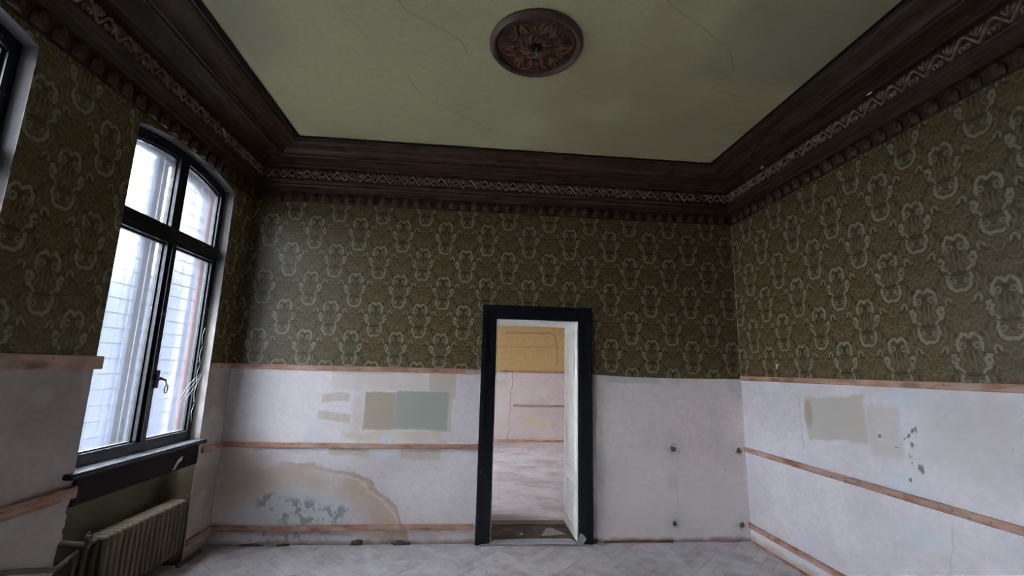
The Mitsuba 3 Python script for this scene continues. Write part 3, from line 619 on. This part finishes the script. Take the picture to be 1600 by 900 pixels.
bat(batten_y(2.20, 2.955, XL, Z2 - .010, .066, .034), 'batten_wood_y', 'thick brown batten left of the radiator niche, below the window sill', GL)
bat(batten_y(4.185, D - .004, XL, Z1 - .002, .044, .014), 'batten_wood_y', 'short batten under the dark wallpaper between the window and the far corner', GL)
bat(batten_y(4.215, D - .004, XL, Z2, .046, .022), 'batten_wood_y', 'short dark ended batten in the corner right of the window, at half dado height', GL)
bat(batten_y(4.18, D - .004, XL, Z3, .050, .022), 'batten_wood_y', 'short batten low in the corner right of the radiator', GL)
bat(batten_x(.2, XR - .01, D3, 1.558, .045, .02), 'batten_wood_x', 'batten under the yellow wallpaper seen through the doorway', GN)
bat(batten_x(.947, XR - .01, D3, .857, .04, .02), 'batten_wood_x', 'short looking batten halfway up the pinkish wall seen through the doorway', GN)
bat(batten_x(.2, XR - .01, D3, .145, .045, .02), 'batten_wood_x', 'lowest batten seen through the doorway, above the far floor edge', GN)

# ------------------------------------------------------------------ radiator and pipes in the niche
RK = 'radiator'
tagkey(RK, 'olive painted cast iron radiator standing in the niche under the window', 'radiator')
ys = np.arange(3.345, 4.16, .0535)
def section(y):
    xa, xb, z0, z1 = XL - .16, XL - .015, .075, .49
    front = hull((xb - .016, y, z0 + .05, .020), (xb - .016, y, z1 - .03, .020)); back = hull((xa + .016, y, z0 + .05, .020), (xa + .016, y, z1 - .03, .020)); mid = hull(((xa + xb) / 2, y, z0 + .06, .017), ((xa + xb) / 2, y, z1 - .05, .017))
    top = hull((xb - .02, y, z1 - .022, .022), (xa + .02, y, z1 - .022, .022)); bot = hull((xb - .02, y, z0 + .03, .022), (xa + .02, y, z0 + .03, .022))
    return cat(front, back, mid, top, bot)
for y in ys: put(RK + '__section', section(y), 'radiator_paint', smooth=40)
for y in (ys[0], ys[-1]): put(RK + '__foot', cat(hull((XL - .045, y, .07, .014), (XL - .035, y, .008, .010), (XL - .145, y, .07, .014), (XL - .155, y, .008, .010))), 'radiator_paint')
put(RK + '__valve', cat(tube([(XL - .09, 3.33, .462), (XL - .09, 3.265, .465)], .017), hull((XL - .09, 3.268, .455, .022), (XL - .09, 3.268, .505, .020)), tube([(XL - .09, 3.268, .50), (XL - .09, 3.268, .535)], .010)), 'pipe_paint', label='dark grey inlet valve', smooth=40)
put('heating_pipe', tube(curve([(XL - .09, 3.235, .475), (XL - .11, 3.18, .495), (XL - .13, 3.10, .53), (XL - .15, 3.03, .55), (XL - .235, 2.99, .55)], 6), .014), 'pipe_paint', 'grey pipe from the radiator valve into the niche wall, upper of two', 'pipe', smooth=40)
put('heating_pipe', tube(curve([(XL + .035, 2.20, .66), (XL + .035, 2.58, .575), (XL + .035, 2.80, .50), (XL + .01, 2.93, .455), (XL - .06, 3.08, .435), (XL - .11, 3.22, .43), (XL - .14, 3.26, .40), (XL - .15, 3.265, .25), (XL - .15, 3.265, .03)], 6), .013), 'pipe_paint', 'thin grey pipe running along the plaster and bending into the niche, lower of two', 'pipe', smooth=40)

# ------------------------------------------------------------------ small things: plugs, chips, rubble, felt
def plug(x, z, r, seed, label, ring=.05):
    k = put('wall_plug', cat(*[]) if False else ext_y(Polygon([(x + r * (1 + .25 * math.sin(3 * t + seed)) * C(t), z + r * (1 + .2 * math.cos(2 * t + seed)) * S(t)) for t in np.linspace(0, 2 * PI, 14)[:-1]]), D - .006, D + .01), 'plug_wood', label, 'wall plug')
    R_ = [(x + .012 * S(seed) + ring * (1 + .25 * math.sin(4 * t + seed * 2)) * C(t), z - .008 + ring * (1 + .25 * math.cos(3 * t + seed)) * S(t)) for t in np.linspace(0, 2 * PI, 20)[:-1]]
    P = Polygon(R_).buffer(0); hole = Polygon([(x + (r + .004) * C(t), z + (r + .004) * S(t)) for t in np.linspace(0, 2 * PI, 14)[:-1]])
    g = ext_y(P.difference(hole), D - .004, D + .002)
    put(k + '__filler_ring', g, 'filler', label='crumbled pale filler')
plug(2.055, .855, .028, 1, 'brown wooden plug in the plaster right of the doorway, at half dado height', .058)
plug(2.045, .165, .020, 2, 'small grey brown plug low in the plaster right of the doorway', .038)
plug(2.745, .845, .026, 3, 'dark plug beside the right corner, at the height of the middle batten', .040)
plug(2.730, .150, .024, 4, 'dark plug low beside the right corner, near the floor', .042)
put('nail', cat(tube([(XR - .030, 3.912, 1.700), (XR + .004, 3.912, 1.704)], .003), hull((XR - .030, 3.912, 1.700, .003, .006, .006), (XR - .032, 3.912, 1.668, .003, .005, .005))), 'white_chip', 'small white hook nail in the right wallpaper', 'nail')
def chip(x, y, z, r, s, label, m='white_chip', sq=(1, 1, .5)): 
    b = blob(r, s, sq); b.apply_translation((x, y, z)); put('plaster_chip', b, m, label, 'plaster chip', 'flakes on the cornice and ceiling')
chip(XR - .10, 3.80, 3.566, .013, 1, 'white flake on the right cornice frieze, nearest the far corner', sq=(.6, 1.6, .7))
chip(XR - .10, 2.62, 3.566, .009, 2, 'white sliver flake on the right cornice frieze above the wallpaper', sq=(.6, 2.6, .6))
chip(1.78, 3.15, H - .003, .024, 3, 'pale flake hanging from the olive ceiling', 'ceiling_mat', (1.3, .8, .35))
chip(XR - .05, D - .045, 3.475, .008, 4, 'white speck in the right corner of the cornice, upper one')
chip(XR - .04, D - .035, 3.400, .006, 5, 'white speck in the right corner of the cornice, lower one')
# gap and rubble along the foot of the far wall
def rub(x, w, h, s, label):
    b = blob(1.0, s, (w, .016, h * .62), .5); b.apply_translation((x, D - .008, h * .35)); put('rubble_lump', b, 'dirt', label, 'rubble', 'dirt lumps along the far wall')
rub(-1.88, .10, .020, 11, 'flat dark dirt lump at the foot of the far wall, leftmost')
rub(-1.60, .06, .016, 12, 'small dark dirt lump at the foot of the far wall, second from the left corner')
rub(-.955, .060, .050, 13, 'rounded brown dirt lump at the foot of the far wall, largest one')
rub(-.56, .085, .034, 14, 'dark pointed dirt lump at the foot of the far wall, nearest the doorway')
rub(1.22, .045, .040, 15, 'dark dirt lump beside the right foot of the door casing')
put('floor_strip', cat(*[ext_z(Polygon([(x0, D - .012 - rng.uniform(0, .006)), (x1, D - .012 - rng.uniform(0, .006)), (x1, D + .002), (x0, D + .002)]), -.002, .016 + rng.uniform(0, .010)) for x0, x1 in ((1.34, 2.02), )]), 'plug_wood', 'splintered brown wood strip at the foot of the wall right of the doorway', 'wood strip')
put('floor_strip', cbox(2.22, 2.70, D - .016, D + .002, -.002, .008, .002), 'batten_wood_x', 'thin reddish wood strip at the wall foot near the right corner', 'wood strip')
put('floor_strip', cbox(XR - .016, XR + .001, 3.2, D - .02, -.002, .016, .004), 'batten_wood_y', 'pale wood strip along the foot of the right wall', 'wood strip')
put('floor_strip', cbox(XL - .0, XL + .03, 4.08, 4.40, -.002, .028, .006), 'dirt', 'dark strip at the wall foot between radiator and corner', 'wood strip')
# felt draught strip across the doorway, its right end curled up in front of the casing
prof = [(DX0 - .085, .004, -.075, -.050), (DX0 - .01, .004, -.072, -.030), (DX0 + .05, .005, -.068, .055), (.55, .006, -.064, .075), (.90, .006, -.066, .078), (1.03, .007, -.078, .070), (1.060, .010, -.090, .010)]
V, F = [], []
for i, (x, z, y0, y1) in enumerate(prof):
    k = 0
    for y in (y0, y1):
        for dz in (0, .008): V.append((x - dz * k, D + y, z + dz * (1 - .6 * k)))
for i in range(len(prof) - 1):
    a, b = i * 4, i * 4 + 4
    for p, q in ((0, 1), (1, 3), (3, 2), (2, 0)): F += [(a + p, a + q, b + q), (a + p, b + q, b + p)]
F += [(0, 2, 3), (0, 3, 1), (b, b + 1, b + 3), (b, b + 3, b + 2)]
m = trimesh.Trimesh(V, F, process=False); m.fix_normals()
fl = ext_y(Polygon([(1.030, .006), (1.070, .052), (1.098, .104), (1.128, .090), (1.152, .060), (1.118, .018), (1.100, .005)]), -.0045, .0045)
v = fl.vertices; fl.vertices = np.stack([v[:, 0], D - .088 + v[:, 1] + .30 * v[:, 2], v[:, 2]], 1)
put('felt_strip', cat(m, fl), 'felt_grey', 'grey felt strip lying across the doorway with its right end curled up', 'felt strip')
put('cardboard_scrap', ext_z(Polygon([(.76, 4.70), (1.02, 4.74), (.90, 4.93), (.84, 4.90)]), .003, .008), 'cardboard', 'torn grey cardboard scrap lying on the doorway threshold', 'scrap')
b = blob(.012, 5, (1, 1, .7)); b.apply_translation((.575, 4.745, .010)); put('plaster_crumb', b, 'white_chip', 'white plaster crumb on the dark threshold', 'plaster crumb')
b = blob(.02, 6, (1.6, .8, .5)); b.apply_translation((1.93, 7.6, .010)); put('dirt_clod', b, 'dirt', 'small dark clod on the floor of the next room', 'clod')

# ------------------------------------------------------------------ outside: courtyard with the neighbouring wing
put('courtyard_ground', box(-40, XL - .55, -40, 40, -1.2, -1.0), 'court_ground', 'grey courtyard ground outside', kind='structure')
wing = ext_y(Polygon([(-16, -1), (-3.2, -1), (-3.2, 9), (-7.4, 9), (-7.4, 3.6), (-16, 3.6)]), 11.1, 16)
put('neighbour_wing__facade', tm(man(wing)), 'facade'); put('neighbour_wing__roof', box(-7.5, -3.1, 10.8, 16.2, 9.0, 9.2), 'outer_frame_paint'); put('neighbour_wing__roof', box(-16, -7.5, 11.1, 16.2, 3.6, 3.75), 'outer_frame_paint')
tagkey('neighbour_wing', 'pale grey building wing seen through the window panes', 'building')
